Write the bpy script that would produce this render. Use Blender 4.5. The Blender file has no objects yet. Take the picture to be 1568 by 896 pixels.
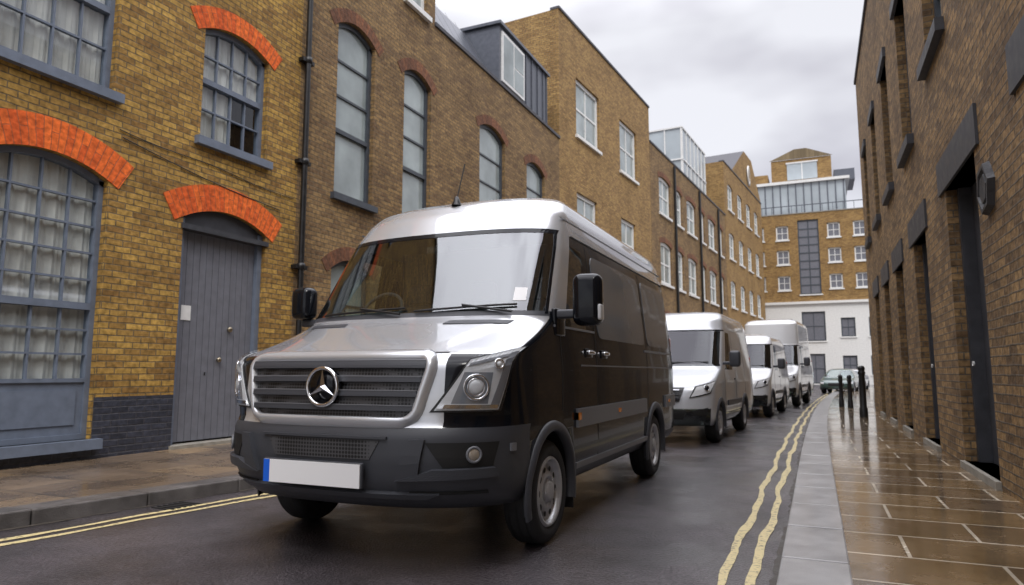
import bpy, bmesh, math, random
from mathutils import Vector, Matrix
random.seed(7)
C=bpy.context; D=bpy.data
rad=math.radians
# ------------------------------------------------------------------ materials
def newmat(name):
    m=D.materials.new(name); m.use_nodes=True
    nt=m.node_tree; b=nt.nodes["Principled BSDF"]
    return m,nt,b
def pm(name,col,rough=.5,metal=0,coat=0,spec=.5,coatr=.03,noise=0,nscale=8,bump=0,bscale=60):
    m,nt,b=newmat(name)
    b.inputs["Base Color"].default_value=(*col,1); b.inputs["Roughness"].default_value=rough
    b.inputs["Metallic"].default_value=metal; b.inputs["Coat Weight"].default_value=coat
    b.inputs["Coat Roughness"].default_value=coatr; b.inputs["Specular IOR Level"].default_value=spec
    if noise or bump:
        tc=nt.nodes.new("ShaderNodeTexCoord")
    if noise:
        n=nt.nodes.new("ShaderNodeTexNoise"); n.inputs["Scale"].default_value=nscale; n.inputs["Detail"].default_value=4
        nt.links.new(tc.outputs["Object"],n.inputs["Vector"])
        mr=nt.nodes.new("ShaderNodeMapRange"); mr.inputs[1].default_value=.3; mr.inputs[2].default_value=.7
        mr.inputs[3].default_value=1-noise; mr.inputs[4].default_value=1+noise*.5
        nt.links.new(n.outputs[0],mr.inputs[0])
        mx=nt.nodes.new("ShaderNodeMix"); mx.data_type='RGBA'; mx.blend_type='MULTIPLY'; mx.inputs[0].default_value=1
        mx.inputs[6].default_value=(*col,1); nt.links.new(mr.outputs[0],mx.inputs[7]); nt.links.new(mx.outputs[2],b.inputs["Base Color"])
        mr2=nt.nodes.new("ShaderNodeMapRange"); mr2.inputs[1].default_value=.3; mr2.inputs[2].default_value=.7
        mr2.inputs[3].default_value=max(0.02,rough*(1-noise*.6)); mr2.inputs[4].default_value=min(1,rough*(1+noise*.6))
        nt.links.new(n.outputs[0],mr2.inputs[0]); nt.links.new(mr2.outputs[0],b.inputs["Roughness"])
    if bump:
        n=nt.nodes.new("ShaderNodeTexNoise"); n.inputs["Scale"].default_value=bscale; n.inputs["Detail"].default_value=3
        nt.links.new(tc.outputs["Object"],n.inputs["Vector"])
        bp=nt.nodes.new("ShaderNodeBump"); bp.inputs["Strength"].default_value=bump; bp.inputs["Distance"].default_value=.01
        nt.links.new(n.outputs[0],bp.inputs["Height"]); nt.links.new(bp.outputs[0],b.inputs["Normal"])
    return m
def brick(name,c1,c2,mort,bw=.25,bh=.088,ms=.009,rough=.8,stain=.5,spec=.3,bumpd=.014,dark=(.42,.38,.36)):
    m,nt,b=newmat(name); N=nt.nodes; Lk=nt.links
    tc=N.new("ShaderNodeTexCoord"); br=N.new("ShaderNodeTexBrick")
    br.inputs["Color1"].default_value=(*c1,1); br.inputs["Color2"].default_value=(*c2,1); br.inputs["Mortar"].default_value=(*mort,1)
    br.inputs["Scale"].default_value=1; br.inputs["Mortar Size"].default_value=ms; br.inputs["Mortar Smooth"].default_value=.35
    br.inputs["Brick Width"].default_value=bw; br.inputs["Row Height"].default_value=bh; br.inputs["Bias"].default_value=-.15
    nz=N.new("ShaderNodeTexNoise"); nz.inputs["Scale"].default_value=5; nz.inputs["Detail"].default_value=2
    Lk.new(tc.outputs["UV"],nz.inputs["Vector"])
    vm=N.new("ShaderNodeVectorMath"); vm.operation='MULTIPLY_ADD'; vm.inputs[1].default_value=(.018,.018,0)
    Lk.new(nz.outputs["Color"],vm.inputs[0]); Lk.new(tc.outputs["UV"],vm.inputs[2]); Lk.new(vm.outputs[0],br.inputs["Vector"])
    n1=N.new("ShaderNodeTexNoise"); n1.inputs["Scale"].default_value=.7; n1.inputs["Detail"].default_value=5; n1.inputs["Roughness"].default_value=.65
    Lk.new(tc.outputs["UV"],n1.inputs["Vector"])
    cr=N.new("ShaderNodeMapRange"); cr.inputs[1].default_value=.38; cr.inputs[2].default_value=.7; cr.inputs[3].default_value=0; cr.inputs[4].default_value=stain
    Lk.new(n1.outputs[0],cr.inputs[0])
    mx=N.new("ShaderNodeMix"); mx.data_type='RGBA'; mx.blend_type='MULTIPLY'
    Lk.new(cr.outputs[0],mx.inputs[0]); Lk.new(br.outputs["Color"],mx.inputs[6]); mx.inputs[7].default_value=(*dark,1)
    n2=N.new("ShaderNodeTexNoise"); n2.inputs["Scale"].default_value=14; n2.inputs["Detail"].default_value=4
    Lk.new(tc.outputs["UV"],n2.inputs["Vector"])
    r2=N.new("ShaderNodeMapRange"); r2.inputs[1].default_value=.3; r2.inputs[2].default_value=.7; r2.inputs[3].default_value=.6; r2.inputs[4].default_value=1.3
    Lk.new(n2.outputs[0],r2.inputs[0])
    m2=N.new("ShaderNodeMix"); m2.data_type='RGBA'; m2.blend_type='MULTIPLY'; m2.inputs[0].default_value=1
    Lk.new(mx.outputs[2],m2.inputs[6]); Lk.new(r2.outputs[0],m2.inputs[7]); Lk.new(m2.outputs[2],b.inputs["Base Color"])
    b.inputs["Roughness"].default_value=rough; b.inputs["Specular IOR Level"].default_value=spec
    ad=N.new("ShaderNodeMath"); ad.operation='MULTIPLY_ADD'; ad.inputs[1].default_value=-1
    Lk.new(br.outputs["Fac"],ad.inputs[0])
    m3=N.new("ShaderNodeMath"); m3.operation='MULTIPLY'; m3.inputs[1].default_value=.8; Lk.new(n2.outputs[0],m3.inputs[0]); Lk.new(m3.outputs[0],ad.inputs[2])
    bp=N.new("ShaderNodeBump"); bp.inputs["Strength"].default_value=.9; bp.inputs["Distance"].default_value=bumpd
    Lk.new(ad.outputs[0],bp.inputs["Height"]); Lk.new(bp.outputs[0],b.inputs["Normal"])
    return m
def glassmat(name,tint,refl,graz=.6,rough=.004):
    m=D.materials.new(name); m.use_nodes=True; nt=m.node_tree; nt.nodes.clear(); N=nt.nodes
    o=N.new("ShaderNodeOutputMaterial"); t=N.new("ShaderNodeBsdfTransparent"); t.inputs[0].default_value=(*tint,1)
    g=N.new("ShaderNodeBsdfGlossy"); g.inputs["Roughness"].default_value=rough; g.inputs[0].default_value=(.95,.97,1,1)
    lw=N.new("ShaderNodeLayerWeight"); lw.inputs[0].default_value=.5
    pw=N.new("ShaderNodeMath"); pw.operation='POWER'; pw.inputs[1].default_value=4; nt.links.new(lw.outputs["Facing"],pw.inputs[0])
    ad=N.new("ShaderNodeMath"); ad.operation='MULTIPLY_ADD'; ad.inputs[1].default_value=graz; ad.inputs[2].default_value=refl; ad.use_clamp=True
    mx=N.new("ShaderNodeMixShader"); nt.links.new(pw.outputs[0],ad.inputs[0]); nt.links.new(ad.outputs[0],mx.inputs[0])
    nt.links.new(t.outputs[0],mx.inputs[1]); nt.links.new(g.outputs[0],mx.inputs[2]); nt.links.new(mx.outputs[0],o.inputs[0])
    return m
B_YEL=brick("brick_yellow",(.50,.305,.075),(.22,.115,.036),(.19,.14,.075))
B_BRN=brick("brick_brown",(.33,.21,.09),(.16,.095,.05),(.16,.125,.08))
B_TAN=brick("brick_tan",(.44,.275,.10),(.25,.14,.055),(.22,.17,.10))
B_RGT=brick("brick_dark",(.34,.215,.095),(.125,.078,.042),(.155,.125,.09),bumpd=.02,stain=.6)
B_PLN=brick("brick_plinth",(.045,.05,.07),(.025,.028,.04),(.06,.06,.07),rough=.45,spec=.5,stain=.3)
ARCH=brick("arch_orange",(.85,.17,.03),(.66,.10,.02),(.50,.13,.05),bw=.5,bh=.085,ms=.006,stain=.15)
ARCHB=brick("arch_brown",(.26,.11,.055),(.16,.075,.045),(.16,.10,.065),bw=.5,bh=.085,ms=.006)
FRAME=pm("frame_bluegrey",(.15,.18,.235),.45,noise=.15)
FRAMED=pm("frame_dark",(.06,.07,.085),.45,noise=.2)
WHITE=pm("white_paint",(.75,.75,.73),.5,noise=.1)
STONE=pm("stone",(.28,.26,.22),.7,noise=.3,bump=.4)
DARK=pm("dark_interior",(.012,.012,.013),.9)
BLACKP=pm("black_paint",(.012,.012,.013),.35,noise=.3)
LINTEL=pm("lintel_dark",(.045,.047,.055),.55,noise=.3)
DOORM=pm("door_grey",(.155,.16,.185),.5,noise=.15)
ZINC=pm("zinc",(.12,.13,.155),.4,metal=.4,noise=.2)
CURT=pm("curtain",(.68,.65,.60),.9,noise=.2,nscale=3)
GL=glassmat("window_glass",(.84,.88,.89),.08)
FROST=pm("frosted_glass",(.33,.38,.38),.08,spec=.8,noise=.35,nscale=.9)
PENT=pm("penthouse_glass",(.42,.47,.50),.12,spec=.8,noise=.2,nscale=.5)
ROOF=pm("roof_grey",(.08,.08,.09),.8)
# ------------------------------------------------------------------ mesh helpers
def link(o,parent=None):
    C.collection.objects.link(o)
    if parent: o.parent=parent
    return o
def empty(name,loc=(0,0,0),rz=0,sc=1):
    e=D.objects.new(name,None); link(e); e.location=loc; e.rotation_euler=(0,0,rz); e.scale=(sc,)*3 if not isinstance(sc,tuple) else sc; e.empty_display_size=.2
    return e
class MB:
    def __init__(s): s.V=[];s.F=[];s.M=[];s.U=[]
    def face(s,pts,m=0,uv=None):
        i=len(s.V); s.V+=[tuple(p) for p in pts]; s.F.append(tuple(range(i,i+len(pts)))); s.M.append(m)
        s.U.append(uv if uv else [(p[0],p[1]) for p in pts])
    def box3(s,a,b,m=0):
        x0,y0,z0=a;x1,y1,z1=b
        P=[(x0,y0,z0),(x1,y0,z0),(x1,y1,z0),(x0,y1,z0),(x0,y0,z1),(x1,y0,z1),(x1,y1,z1),(x0,y1,z1)]
        for f in ((3,2,1,0),(4,5,6,7),(0,1,5,4),(1,2,6,5),(2,3,7,6),(3,0,4,7)): s.face([P[k] for k in f],m)
    def grid(s,fn,nu,nv,m=0):
        base=len(s.V)
        for j in range(nv+1):
            for i in range(nu+1): s.V.append(tuple(fn(i/nu,j/nv)))
        for j in range(nv):
            for i in range(nu):
                a=base+j*(nu+1)+i; f=(a,a+1,a+nu+2,a+nu+1); s.F.append(f); s.M.append(m); s.U.append([(s.V[k][0],s.V[k][1]) for k in f])
    def build(s,name,mats,parent=None,smooth=False,merge=False,bevel=0):
        me=D.meshes.new(name); me.from_pydata(s.V,[],s.F)
        for m in mats: me.materials.append(m)
        uv=me.uv_layers.new(name="UVMap"); k=0
        for p,mi,u in zip(me.polygons,s.M,s.U):
            p.material_index=mi; p.use_smooth=smooth
            for q in u: uv.data[k].uv=q; k+=1
        if merge:
            bm=bmesh.new(); bm.from_mesh(me); bmesh.ops.remove_doubles(bm,verts=bm.verts,dist=.0004)
            bmesh.ops.recalc_face_normals(bm,faces=bm.faces); bm.to_mesh(me); bm.free()
        o=D.objects.new(name,me); link(o,parent)
        if bevel:
            md=o.modifiers.new("b","BEVEL"); md.width=bevel; md.segments=2; md.limit_method='ANGLE'
        return o
def tube(name,pts,r,mat,parent=None,cyc=False):
    c=D.curves.new(name,'CURVE'); c.dimensions='3D'; c.bevel_depth=r; c.bevel_resolution=3; c.use_fill_caps=True
    sp=c.splines.new('POLY'); sp.points.add(len(pts)-1); sp.use_cyclic_u=cyc
    for i,p in enumerate(pts): sp.points[i].co=(*p,1)
    c.materials.append(mat); return link(D.objects.new(name,c),parent)
def lathe(name,prof,mats,parent=None,seg=32,axis='z',loc=(0,0,0),mi=None,smooth=True):
    mb=MB(); n=len(prof)
    for i in range(seg):
        for k,(r,h) in enumerate(prof):
            a=2*math.pi*i/seg; p=(r*math.cos(a),r*math.sin(a),h)
            if axis=='x': p=(p[2],p[0],p[1])
            if axis=='y': p=(p[0],p[2],p[1])
            mb.V.append(p)
    for i in range(seg):
        for k in range(n-1):
            a=i*n+k;b=((i+1)%seg)*n+k; mb.F.append((a,b,b+1,a+1)); mb.M.append(mi[k] if mi else 0); mb.U.append([(0,0)]*4)
    o=mb.build(name,mats,parent,smooth=smooth,merge=True); o.location=loc
    return o
# ------------------------------------------------------------------ facades
class Fr:
    def __init__(s,o,d,n):
        L=math.hypot(*d); s.o=o; s.d=(d[0]/L,d[1]/L); L=math.hypot(*n); s.n=(n[0]/L,n[1]/L)
    def T(s,a,z,d=0): return (s.o[0]+s.d[0]*a+s.n[0]*d, s.o[1]+s.d[1]*a+s.n[1]*d, z)
def fbox(mb,fr,s0,s1,z0,z1,d0,d1,m):
    T=fr.T
    P=[T(s0,z0,d0),T(s1,z0,d0),T(s1,z0,d1),T(s0,z0,d1),T(s0,z1,d0),T(s1,z1,d0),T(s1,z1,d1),T(s0,z1,d1)]
    mb.face([P[3],P[2],P[6],P[7]],m,[(s0,z0),(s1,z0),(s1,z1),(s0,z1)])
    mb.face([P[0],P[1],P[5],P[4]],m,[(s0,z0),(s1,z0),(s1,z1),(s0,z1)])
    mb.face([P[1],P[2],P[6],P[5]],m,[(s1+d0,z0),(s1+d1,z0),(s1+d1,z1),(s1+d0,z1)])
    mb.face([P[0],P[3],P[7],P[4]],m,[(s0+d0,z0),(s0+d1,z0),(s0+d1,z1),(s0+d0,z1)])
    mb.face([P[4],P[5],P[6],P[7]],m,[(s0,d0),(s1,d0),(s1,d1),(s0,d1)])
    mb.face([P[0],P[1],P[2],P[3]],m,[(s0,d0),(s1,d0),(s1,d1),(s0,d1)])
def arcz(op,s):
    s0,s1,z0,z1,ri=op; t=(2*(s-(s0+s1)/2)/(s1-s0)); return z1-ri*t*t
def wall(mb,fr,s0,s1,z0,z1,ops,m=0,depth=.22,plinth=None):
    T=fr.T; S={s0,s1}; Z={z0,z1}
    if plinth: Z.add(plinth)
    for o in ops: S|={o[0],o[1]}; Z|={o[2],o[3]}
    S=sorted(x for x in S if s0<=x<=s1); Z=sorted(z for z in Z if z0<=z<=z1)
    for a,b in zip(S,S[1:]):
        for c,d in zip(Z,Z[1:]):
            u=(a+b)/2;v=(c+d)/2
            if any(o[0]<u<o[1] and o[2]<v<o[3] for o in ops): continue
            mb.face([T(a,c),T(b,c),T(b,d),T(a,d)],6 if (plinth and v<plinth) else m,[(a,c),(b,c),(b,d),(a,d)])
    for o in ops:
        a,b,c,d,ri=o; zs=d-ri
        for q in (a,b): mb.face([T(q,c),T(q,c,-depth),T(q,zs,-depth),T(q,zs)],m,[(q,c),(q+depth,c),(q+depth,zs),(q,zs)])
        mb.face([T(a,c),T(b,c),T(b,c,-depth),T(a,c,-depth)],m,[(a,0),(b,0),(b,depth),(a,depth)])
        n=12 if ri>0 else 1
        for k in range(n):
            p=a+(b-a)*k/n; q=a+(b-a)*(k+1)/n; zp=arcz(o,p); zq=arcz(o,q)
            mb.face([T(p,zp),T(q,zq),T(q,zq,-depth),T(p,zp,-depth)],m,[(p,0),(q,0),(q,depth),(p,depth)])
            if ri>0: mb.face([T(p,zp),T(q,zq),T(q,d),T(p,d)],m,[(p,zp),(q,zq),(q,d),(p,d)])
def arch(mb,fr,op,h,m,ext=.14,proud=.012):
    a,b,c,d,ri=op; T=fr.T; n=18; ce=(a+b)/2; hw=(b-a)/2
    def io(t):
        zi=d-ri*t*t if ri>0 else d
        sl=2*ri/hw*t; nx=sl; nz=1; L=math.hypot(nx,nz)
        return (ce+hw*t,zi),(ce+hw*t+nx/L*h,zi+h/L)
    tt=1+ext/hw
    for k in range(n):
        t0=-tt+2*tt*k/n; t1=-tt+2*tt*(k+1)/n
        (i0,o0),(i1,o1)=io(t0),io(t1); v0=hw*t0; v1=hw*t1
        mb.face([T(*i0,proud),T(*i1,proud),T(*o1,proud),T(*o0,proud)],m,[(0.01,v0),(0.01,v1),(h,v1),(h,v0)])
        mb.face([T(*o0,proud),T(*o1,proud),T(*o1,0),T(*o0,0)],m,[(0.1,v0),(.1,v1),(.2,v1),(.2,v0)])
        mb.face([T(*i0,proud),T(*i1,proud),T(*i1,-.02),T(*i0,-.02)],m,[(0.1,v0),(.1,v1),(.2,v1),(.2,v0)])
    for t in (-tt,tt):
        i,o=io(t); mb.face([T(*i,proud),T(*o,proud),T(*o,0),T(*i,0)],m)
def window(W,fr,op,cols,rows,fm=1,gm=2,curtain=True,transoms=(),fw=.07,mw=.026,panel=None,sill=True,sillm=4,dd=-.16):
    a,b,c,d,ri=op; T=fr.T; zb=c
    fbox(W,fr,a,a+fw,c,d-ri,dd-.05,dd+.06,fm); fbox(W,fr,b-fw,b,c,d-ri,dd-.05,dd+.06,fm)
    fbox(W,fr,a+fw,b-fw,c,c+fw,dd-.05,dd+.06,fm)
    n=12 if ri>0 else 1
    for k in range(n):
        p=a+(b-a)*k/n;q=a+(b-a)*(k+1)/n;zp=arcz(op,p);zq=arcz(op,q); w=fw+.01
        W.face([T(p,zp-w,dd+.06),T(q,zq-w,dd+.06),T(q,zq,dd+.06),T(p,zp,dd+.06)],fm)
        W.face([T(p,zp-w,dd+.06),T(q,zq-w,dd+.06),T(q,zq-w,dd-.05),T(p,zp-w,dd-.05)],fm)
        W.face([T(p,zb,dd),T(q,zb,dd),T(q,zq-.01,dd),T(p,zp-.01,dd)],gm)
    if panel:
        fbox(W,fr,a+fw,b-fw,c+fw,panel,dd-.03,dd+.035,fm)
        fbox(W,fr,a+fw+.1,b-fw-.1,c+fw+.12,panel-.1,dd-.03,dd+.05,fm)
        fbox(W,fr,a+fw,b-fw,panel,panel+.05,dd-.05,dd+.06,fm); zb=panel+.05
    for t in transoms: fbox(W,fr,a+fw,b-fw,t-.045,t+.045,dd-.06,dd+.07,fm)
    for i in range(1,cols):
        x=a+fw+(b-a-2*fw)*i/cols; fbox(W,fr,x-mw/2,x+mw/2,zb,arcz(op,x)-.03,dd-.02,dd+.032,fm)
    zz=[]
    edges=[zb+(fw if not panel else 0)]+list(transoms)+[d-fw-ri*.3]
    tot=edges[-1]-edges[0]
    for e0,e1 in zip(edges,edges[1:]):
        k=max(1,round(rows*(e1-e0)/tot))
        for i in range(1,k): zz.append(e0+(e1-e0)*i/k)
    for z in zz: fbox(W,fr,a+fw,b-fw,z-mw/2,z+mw/2,dd-.02,dd+.034,fm)
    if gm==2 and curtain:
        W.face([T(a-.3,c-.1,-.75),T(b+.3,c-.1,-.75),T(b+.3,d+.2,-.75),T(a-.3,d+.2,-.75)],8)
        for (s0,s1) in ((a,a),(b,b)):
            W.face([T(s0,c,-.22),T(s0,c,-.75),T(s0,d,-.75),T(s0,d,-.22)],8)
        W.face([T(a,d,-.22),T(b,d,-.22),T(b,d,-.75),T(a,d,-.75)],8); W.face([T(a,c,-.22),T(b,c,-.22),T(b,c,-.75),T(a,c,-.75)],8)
    if curtain:
        n=int((b-a)/.025); ph=random.random()*6
        zc=zb
        cov=curtain if isinstance(curtain,list) else [(0,1,0,1)]
        for (u0,u1,v0,v1) in cov:
          for k in range(n):
            if not (u0<=k/n<u1): continue
            p=a+(b-a)*k/n;q=a+(b-a)*(k+1)/n
            dp=dd-.055+.012*math.sin(p*34+ph)+.006*math.sin(p*83); dq=dd-.055+.012*math.sin(q*34+ph)+.006*math.sin(q*83)
            H=d-.02-zc
            W.face([T(p,zc+H*v0,dp),T(q,zc+H*v0,dq),T(q,zc+H*v1,dq),T(p,zc+H*v1,dp)],5)
    if sill: fbox(W,fr,a-.1,b+.1,c-.13,c,-.2,.1,sillm)
class Bld:
    def __init__(s,name,mats):
        s.e=empty(name); s.mats=mats; s.p={}
    def mb(s,n): return s.p.setdefault(n,MB())
    def done(s):
        for n,m in s.p.items(): m.build(n,s.mats,s.e)
def mats(brickm,archm=ARCH,frame=FRAME,glass=GL,sill=FRAME,door=DOORM):
    return [brickm,frame,glass,archm,sill,CURT,B_PLN,WHITE,DARK,door,ZINC,ROOF,LINTEL,STONE]
def shell(b,fr,s0,s1,z1,depth=9,z0=0,m=0,cop=True):
    w=b.mb("walls"); T=fr.T
    for s in (s0,s1): w.face([T(s,z0,0),T(s,z0,-depth),T(s,z1,-depth),T(s,z1,0)],m,[(0,z0),(depth,z0),(depth,z1),(0,z1)])
    w.face([T(s0,z0,-depth),T(s1,z0,-depth),T(s1,z1,-depth),T(s0,z1,-depth)],m,[(s0,z0),(s1,z0),(s1,z1),(s0,z1)])
    r=b.mb("roof"); r.face([T(s0,z1-.01,0),T(s1,z1-.01,0),T(s1,z1-.01,-depth),T(s0,z1-.01,-depth)],11)
    if cop: fbox(r,fr,s0-.02,s1+.02,z1,z1+.1,-.35,.05,13 if cop==1 else 11)

XL=-8.75
# ---- building 1 (yellow, orange arches)
fL=Fr((XL,0),(0,1),(1,0))
b=Bld("brick_house",mats(B_YEL)); w=b.mb("walls"); W=b.mb("windows")
G1=(4.5,6.1,.38,4.05,.2); U1=(4.5,6.08,5.1,7.5,.15); U2=(7.55,8.95,4.95,6.95,.18); DR=(7.33,9.05,.16,3.85,.22)
G0=(.6,2.2,.38,4.05,.2); U0=(.8,2.3,5.1,7.5,.15)
G_1=(-3.2,-1.6,.38,4.05,.2); U_1=(-3.2,-1.6,5.1,7.5,.15); T1=(4.6,6.0,8.6,10.6,.1); T2=(7.55,8.95,8.5,10.5,.1)
wall(w,fL,-9,9.78,0,12.3,[G1,U1,U2,DR,G0,U0,G_1,U_1,T1,T2],plinth=.92)
shell(b,fL,-9,9.78,12.3)
for o in (G1,G0,G_1): window(W,fL,o,4,8,transoms=(2.12,),panel=1.12,curtain=True); arch(w,fL,o,.42,3)
for o in (U1,U0,U_1,U2,T1,T2):
    window(W,fL,o,4,4,transoms=((o[2]+o[3])/2,),curtain=True if o!=U2 else [(0,1,.5,1),(.0,.55,.0,.5)]); arch(w,fL,o,.34,3)
arch(w,fL,DR,.42,3,ext=.16)
dr=b.mb("door"); 
fbox(dr,fL,7.33,7.43,.16,3.63,-.22,-.08,1); fbox(dr,fL,8.95,9.05,.16,3.63,-.22,-.08,1)
for k in range(12):
    p=7.33+1.72*k/12;q=7.33+1.72*(k+1)/12; dr.face([fL.T(p,3.5,-.09),fL.T(q,3.5,-.09),fL.T(q,arcz(DR,q),-.09),fL.T(p,arcz(DR,p),-.09)],12)
fbox(dr,fL,7.3,9.1,3.44,3.52,-.2,.03,12)
n=12
for k in range(n):
    p=7.43+1.52*k/n;q=7.43+1.52*(k+1)/n; fbox(dr,fL,p+.005,q-.005,.2,3.45,-.2,-.15,9)
fbox(dr,fL,7.43,8.95,.2,3.45,-.24,-.158,9)
fbox(dr,fL,7.3,9.08,.1,.17,-.22,.1,13)
fbox(dr,fL,7.50,7.68,2.05,2.28,-.15,-.14,7)
BRS=pm("brass_dull",(.35,.30,.22),.3,metal=1)
for (s,z,r) in ((8.45,1.95,.05),(8.25,1.45,.045)):
    o=lathe("door_knob",[(0,.07),(r*.7,.06),(r,.04),(r*.7,.02),(r*.5,0),(r*.5,-.01)],[BRS],b.e,axis='x',loc=fL.T(s,z,-.145))
fbox(dr,fL,8.0,8.02,1.2,1.25,-.15,-.14,8)
b.done()
tube("cable",[fL.T(6.25+3.1*t/14,4.52-.36*t/14-.05*math.sin(t/14*math.pi),.016) for t in range(15)],.008,BLACKP,b.e)
tube("cable_upper",[fL.T(6.2+3.5*t/10,4.62-.18*t/10-.02*math.sin(t),.014) for t in range(11)],.007,BLACKP,b.e)
dp=empty("drainpipe",(0,0,0)); tube("pipe",[(XL+.1,9.86,.14),(XL+.1,9.86,12.2)],.055,BLACKP,dp)
for z in (1.2,3.2,5.2,7.2,9.2,11.2): lathe("pipe_collar",[(.06,-.06),(.078,-.05),(.078,.05),(.06,.06)],[BLACKP],dp,seg=16,loc=(XL+.1,9.86,z)); 
hb=MB(); 
for z in (3.2,5.2,7.2): hb.box3((XL,9.7,z-.05),(XL+.12,10.02,z+.02))
hb.build("pipe_bracket",[BLACKP],dp)
# ---- building 2 (brown, tall windows)
b=Bld("brick_warehouse",mats(B_BRN,ARCHB,FRAMED,FROST,FRAMED)); w=b.mb("walls"); W=b.mb("windows")
A=(10.85,12.15,4.85,8.7,.22); Bw=(13.35,14.6,4.7,8.7,.22); Cw=(17.4,19.2,4.6,8.75,.25); Dw=(21.0,22.7,4.6,8.6,.25)
ga=(10.85,12.15,1.0,3.55,.22); gb=(13.4,14.7,1,3.5,.22); gc=(17,18.6,.15,3.5,.2); gd=(20.5,22.3,1,3.5,.2); tp=(13.35,14.35,10.35,12,0); tp2=(10.9,12.1,10.35,12,0)
wall(w,fL,9.78,14.75,0,13.2,[A,Bw,ga,gb,tp,tp2]); wall(w,fL,14.75,24.3,0,10.3,[Cw,Dw,gc,gd])
shell(b,fL,9.78,14.75,13.2); shell(b,fL,14.75,24.3,10.3,cop=2)
for o in (A,Bw,Cw,Dw): window(W,fL,o,1,4,transoms=(o[2]+(o[3]-o[2])*.36,),curtain=False,fw=.09,mw=.05); arch(w,fL,o,.28,3)
for o in (ga,gb,gc,gd): window(W,fL,o,2,3,curtain=False,fw=.08); arch(w,fL,o,.28,3)
for o in (tp,tp2): window(W,fL,o,2,2,fm=7,curtain=False,sillm=7)
r=b.mb("dormer"); T=fL.T
r.face([T(14.8,10.4,-.25),T(24.2,10.4,-.25),T(24.2,12.3,-1.3),T(14.8,12.3,-1.3)],10); r.face([T(14.8,12.3,-1.3),T(24.2,12.3,-1.3),T(24.2,12.4,-8),T(14.8,12.4,-8)],10)
fbox(r,fL,19.0,23.3,10.35,12.45,-3,-.12,10); fbox(r,fL,18.9,23.4,12.45,12.55,-3.1,-.02,10)
for s in [21.2,21.75,22.3,22.85,23.2]: fbox(r,fL,s-.02,s+.02,10.36,12.44,-.12,-.08,10)
for s in [x*.6+15 for x in range(7)]:
    r.face([T(s,10.42,-.2),T(s+.04,10.42,-.2),T(s+.04,12.3,-1.24),T(s,12.3,-1.24)],11)
fbox(r,fL,19.15,21.0,10.6,12.3,-.12,-.07,7); fbox(r,fL,19.25,20.05,10.7,12.2,-.07,-.065,2); fbox(r,fL,20.12,20.9,10.7,11.4,-.07,-.062,2);fbox(r,fL,20.12,20.9,11.46,12.2,-.07,-.062,2)
b.done()
# ---- building 3 (taller, angled)
f2=Fr((XL,24.3),(7.77*-1+8.75,36.1-24.3),(1,-.083)); L2=math.hypot(.98,11.8)
b=Bld("brick_block",mats(B_TAN,ARCHB,WHITE,FROST,WHITE)); w=b.mb("walls"); W=b.mb("windows")
def s2(y): return (y-24.3)/11.8*L2
ops=[(s2(26.0),s2(28.6),11.0,13.5,0),(s2(31.3),s2(33.8),10.9,13.5,0)]
ops+=[(s2(26.0),s2(28.2),6.3,8.6,0),(s2(31.3),s2(33.4),6.3,8.6,0),(s2(26.0),s2(28.2),2,4.4,0),(s2(31.3),s2(33.4),2,4.4,0)]
wall(w,f2,0,L2,0,15.7,ops)
for o in ops: window(W,f2,o,2,2,curtain=False,fw=.14,mw=.08,sillm=7)
shell(b,f2,0,L2,15.7,depth=10,cop=2); b.done()
# ---- building 4
f3=Fr((-7.77,36.15),(1.63,20.05),(1,-.081)); L3=math.hypot(1.63,20.05)
b=Bld("brick_terrace",mats(B_BRN,ARCHB,WHITE,FROST,WHITE)); w=b.mb("walls"); W=b.mb("windows")
ops=[]
for y in (37.7,43.9,50.0):
    for z0,z1 in ((10.2,12.4),(6.2,8.6),(2.2,4.4)):
        ops.append((y-36.1,y-36.1+2.3,z0,z1,.15))
for y in (41.2,47.3,53.5):
    for z0,z1 in ((10.2,12.4),(6.2,8.6)): ops.append((y-36.1,y-36.1+1.5,z0,z1,.15))
wall(w,f3,0,L3,0,13.8,ops)
for o in ops: window(W,f3,o,2,2,curtain=False,fw=.16,mw=.09,sillm=7); arch(w,f3,o,.3,3)
shell(b,f3,0,L3,13.8,depth=10,cop=2)
g=b.mb("glass_penthouse"); fbox(g,f3,10.6,17.5,13.8,18.2,-9.9,-.9,14); 
for k in range(7): fbox(g,f3,10.6+k*1.13,10.68+k*1.13,13.8,18.25,-.9,-.84,7)
for z in (15.9,18.2): fbox(g,f3,10.5,17.6,z,z+.1,-9.95,-.83,7)
for k in range(8): 
    d=-.9-k*1.15; fbox(g,f3,10.53,10.6,13.8,18.2,d-.08,d,7)
b.mats=b.mats+[PENT]; b.done()
for s in (4.6,11.0,17.0):
    e=empty("drainpipe"); p=f3.T(s,0,.12); tube("pipe",[(p[0],p[1],.1),(p[0],p[1],13.6)],.08,BLACKP,e)
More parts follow.
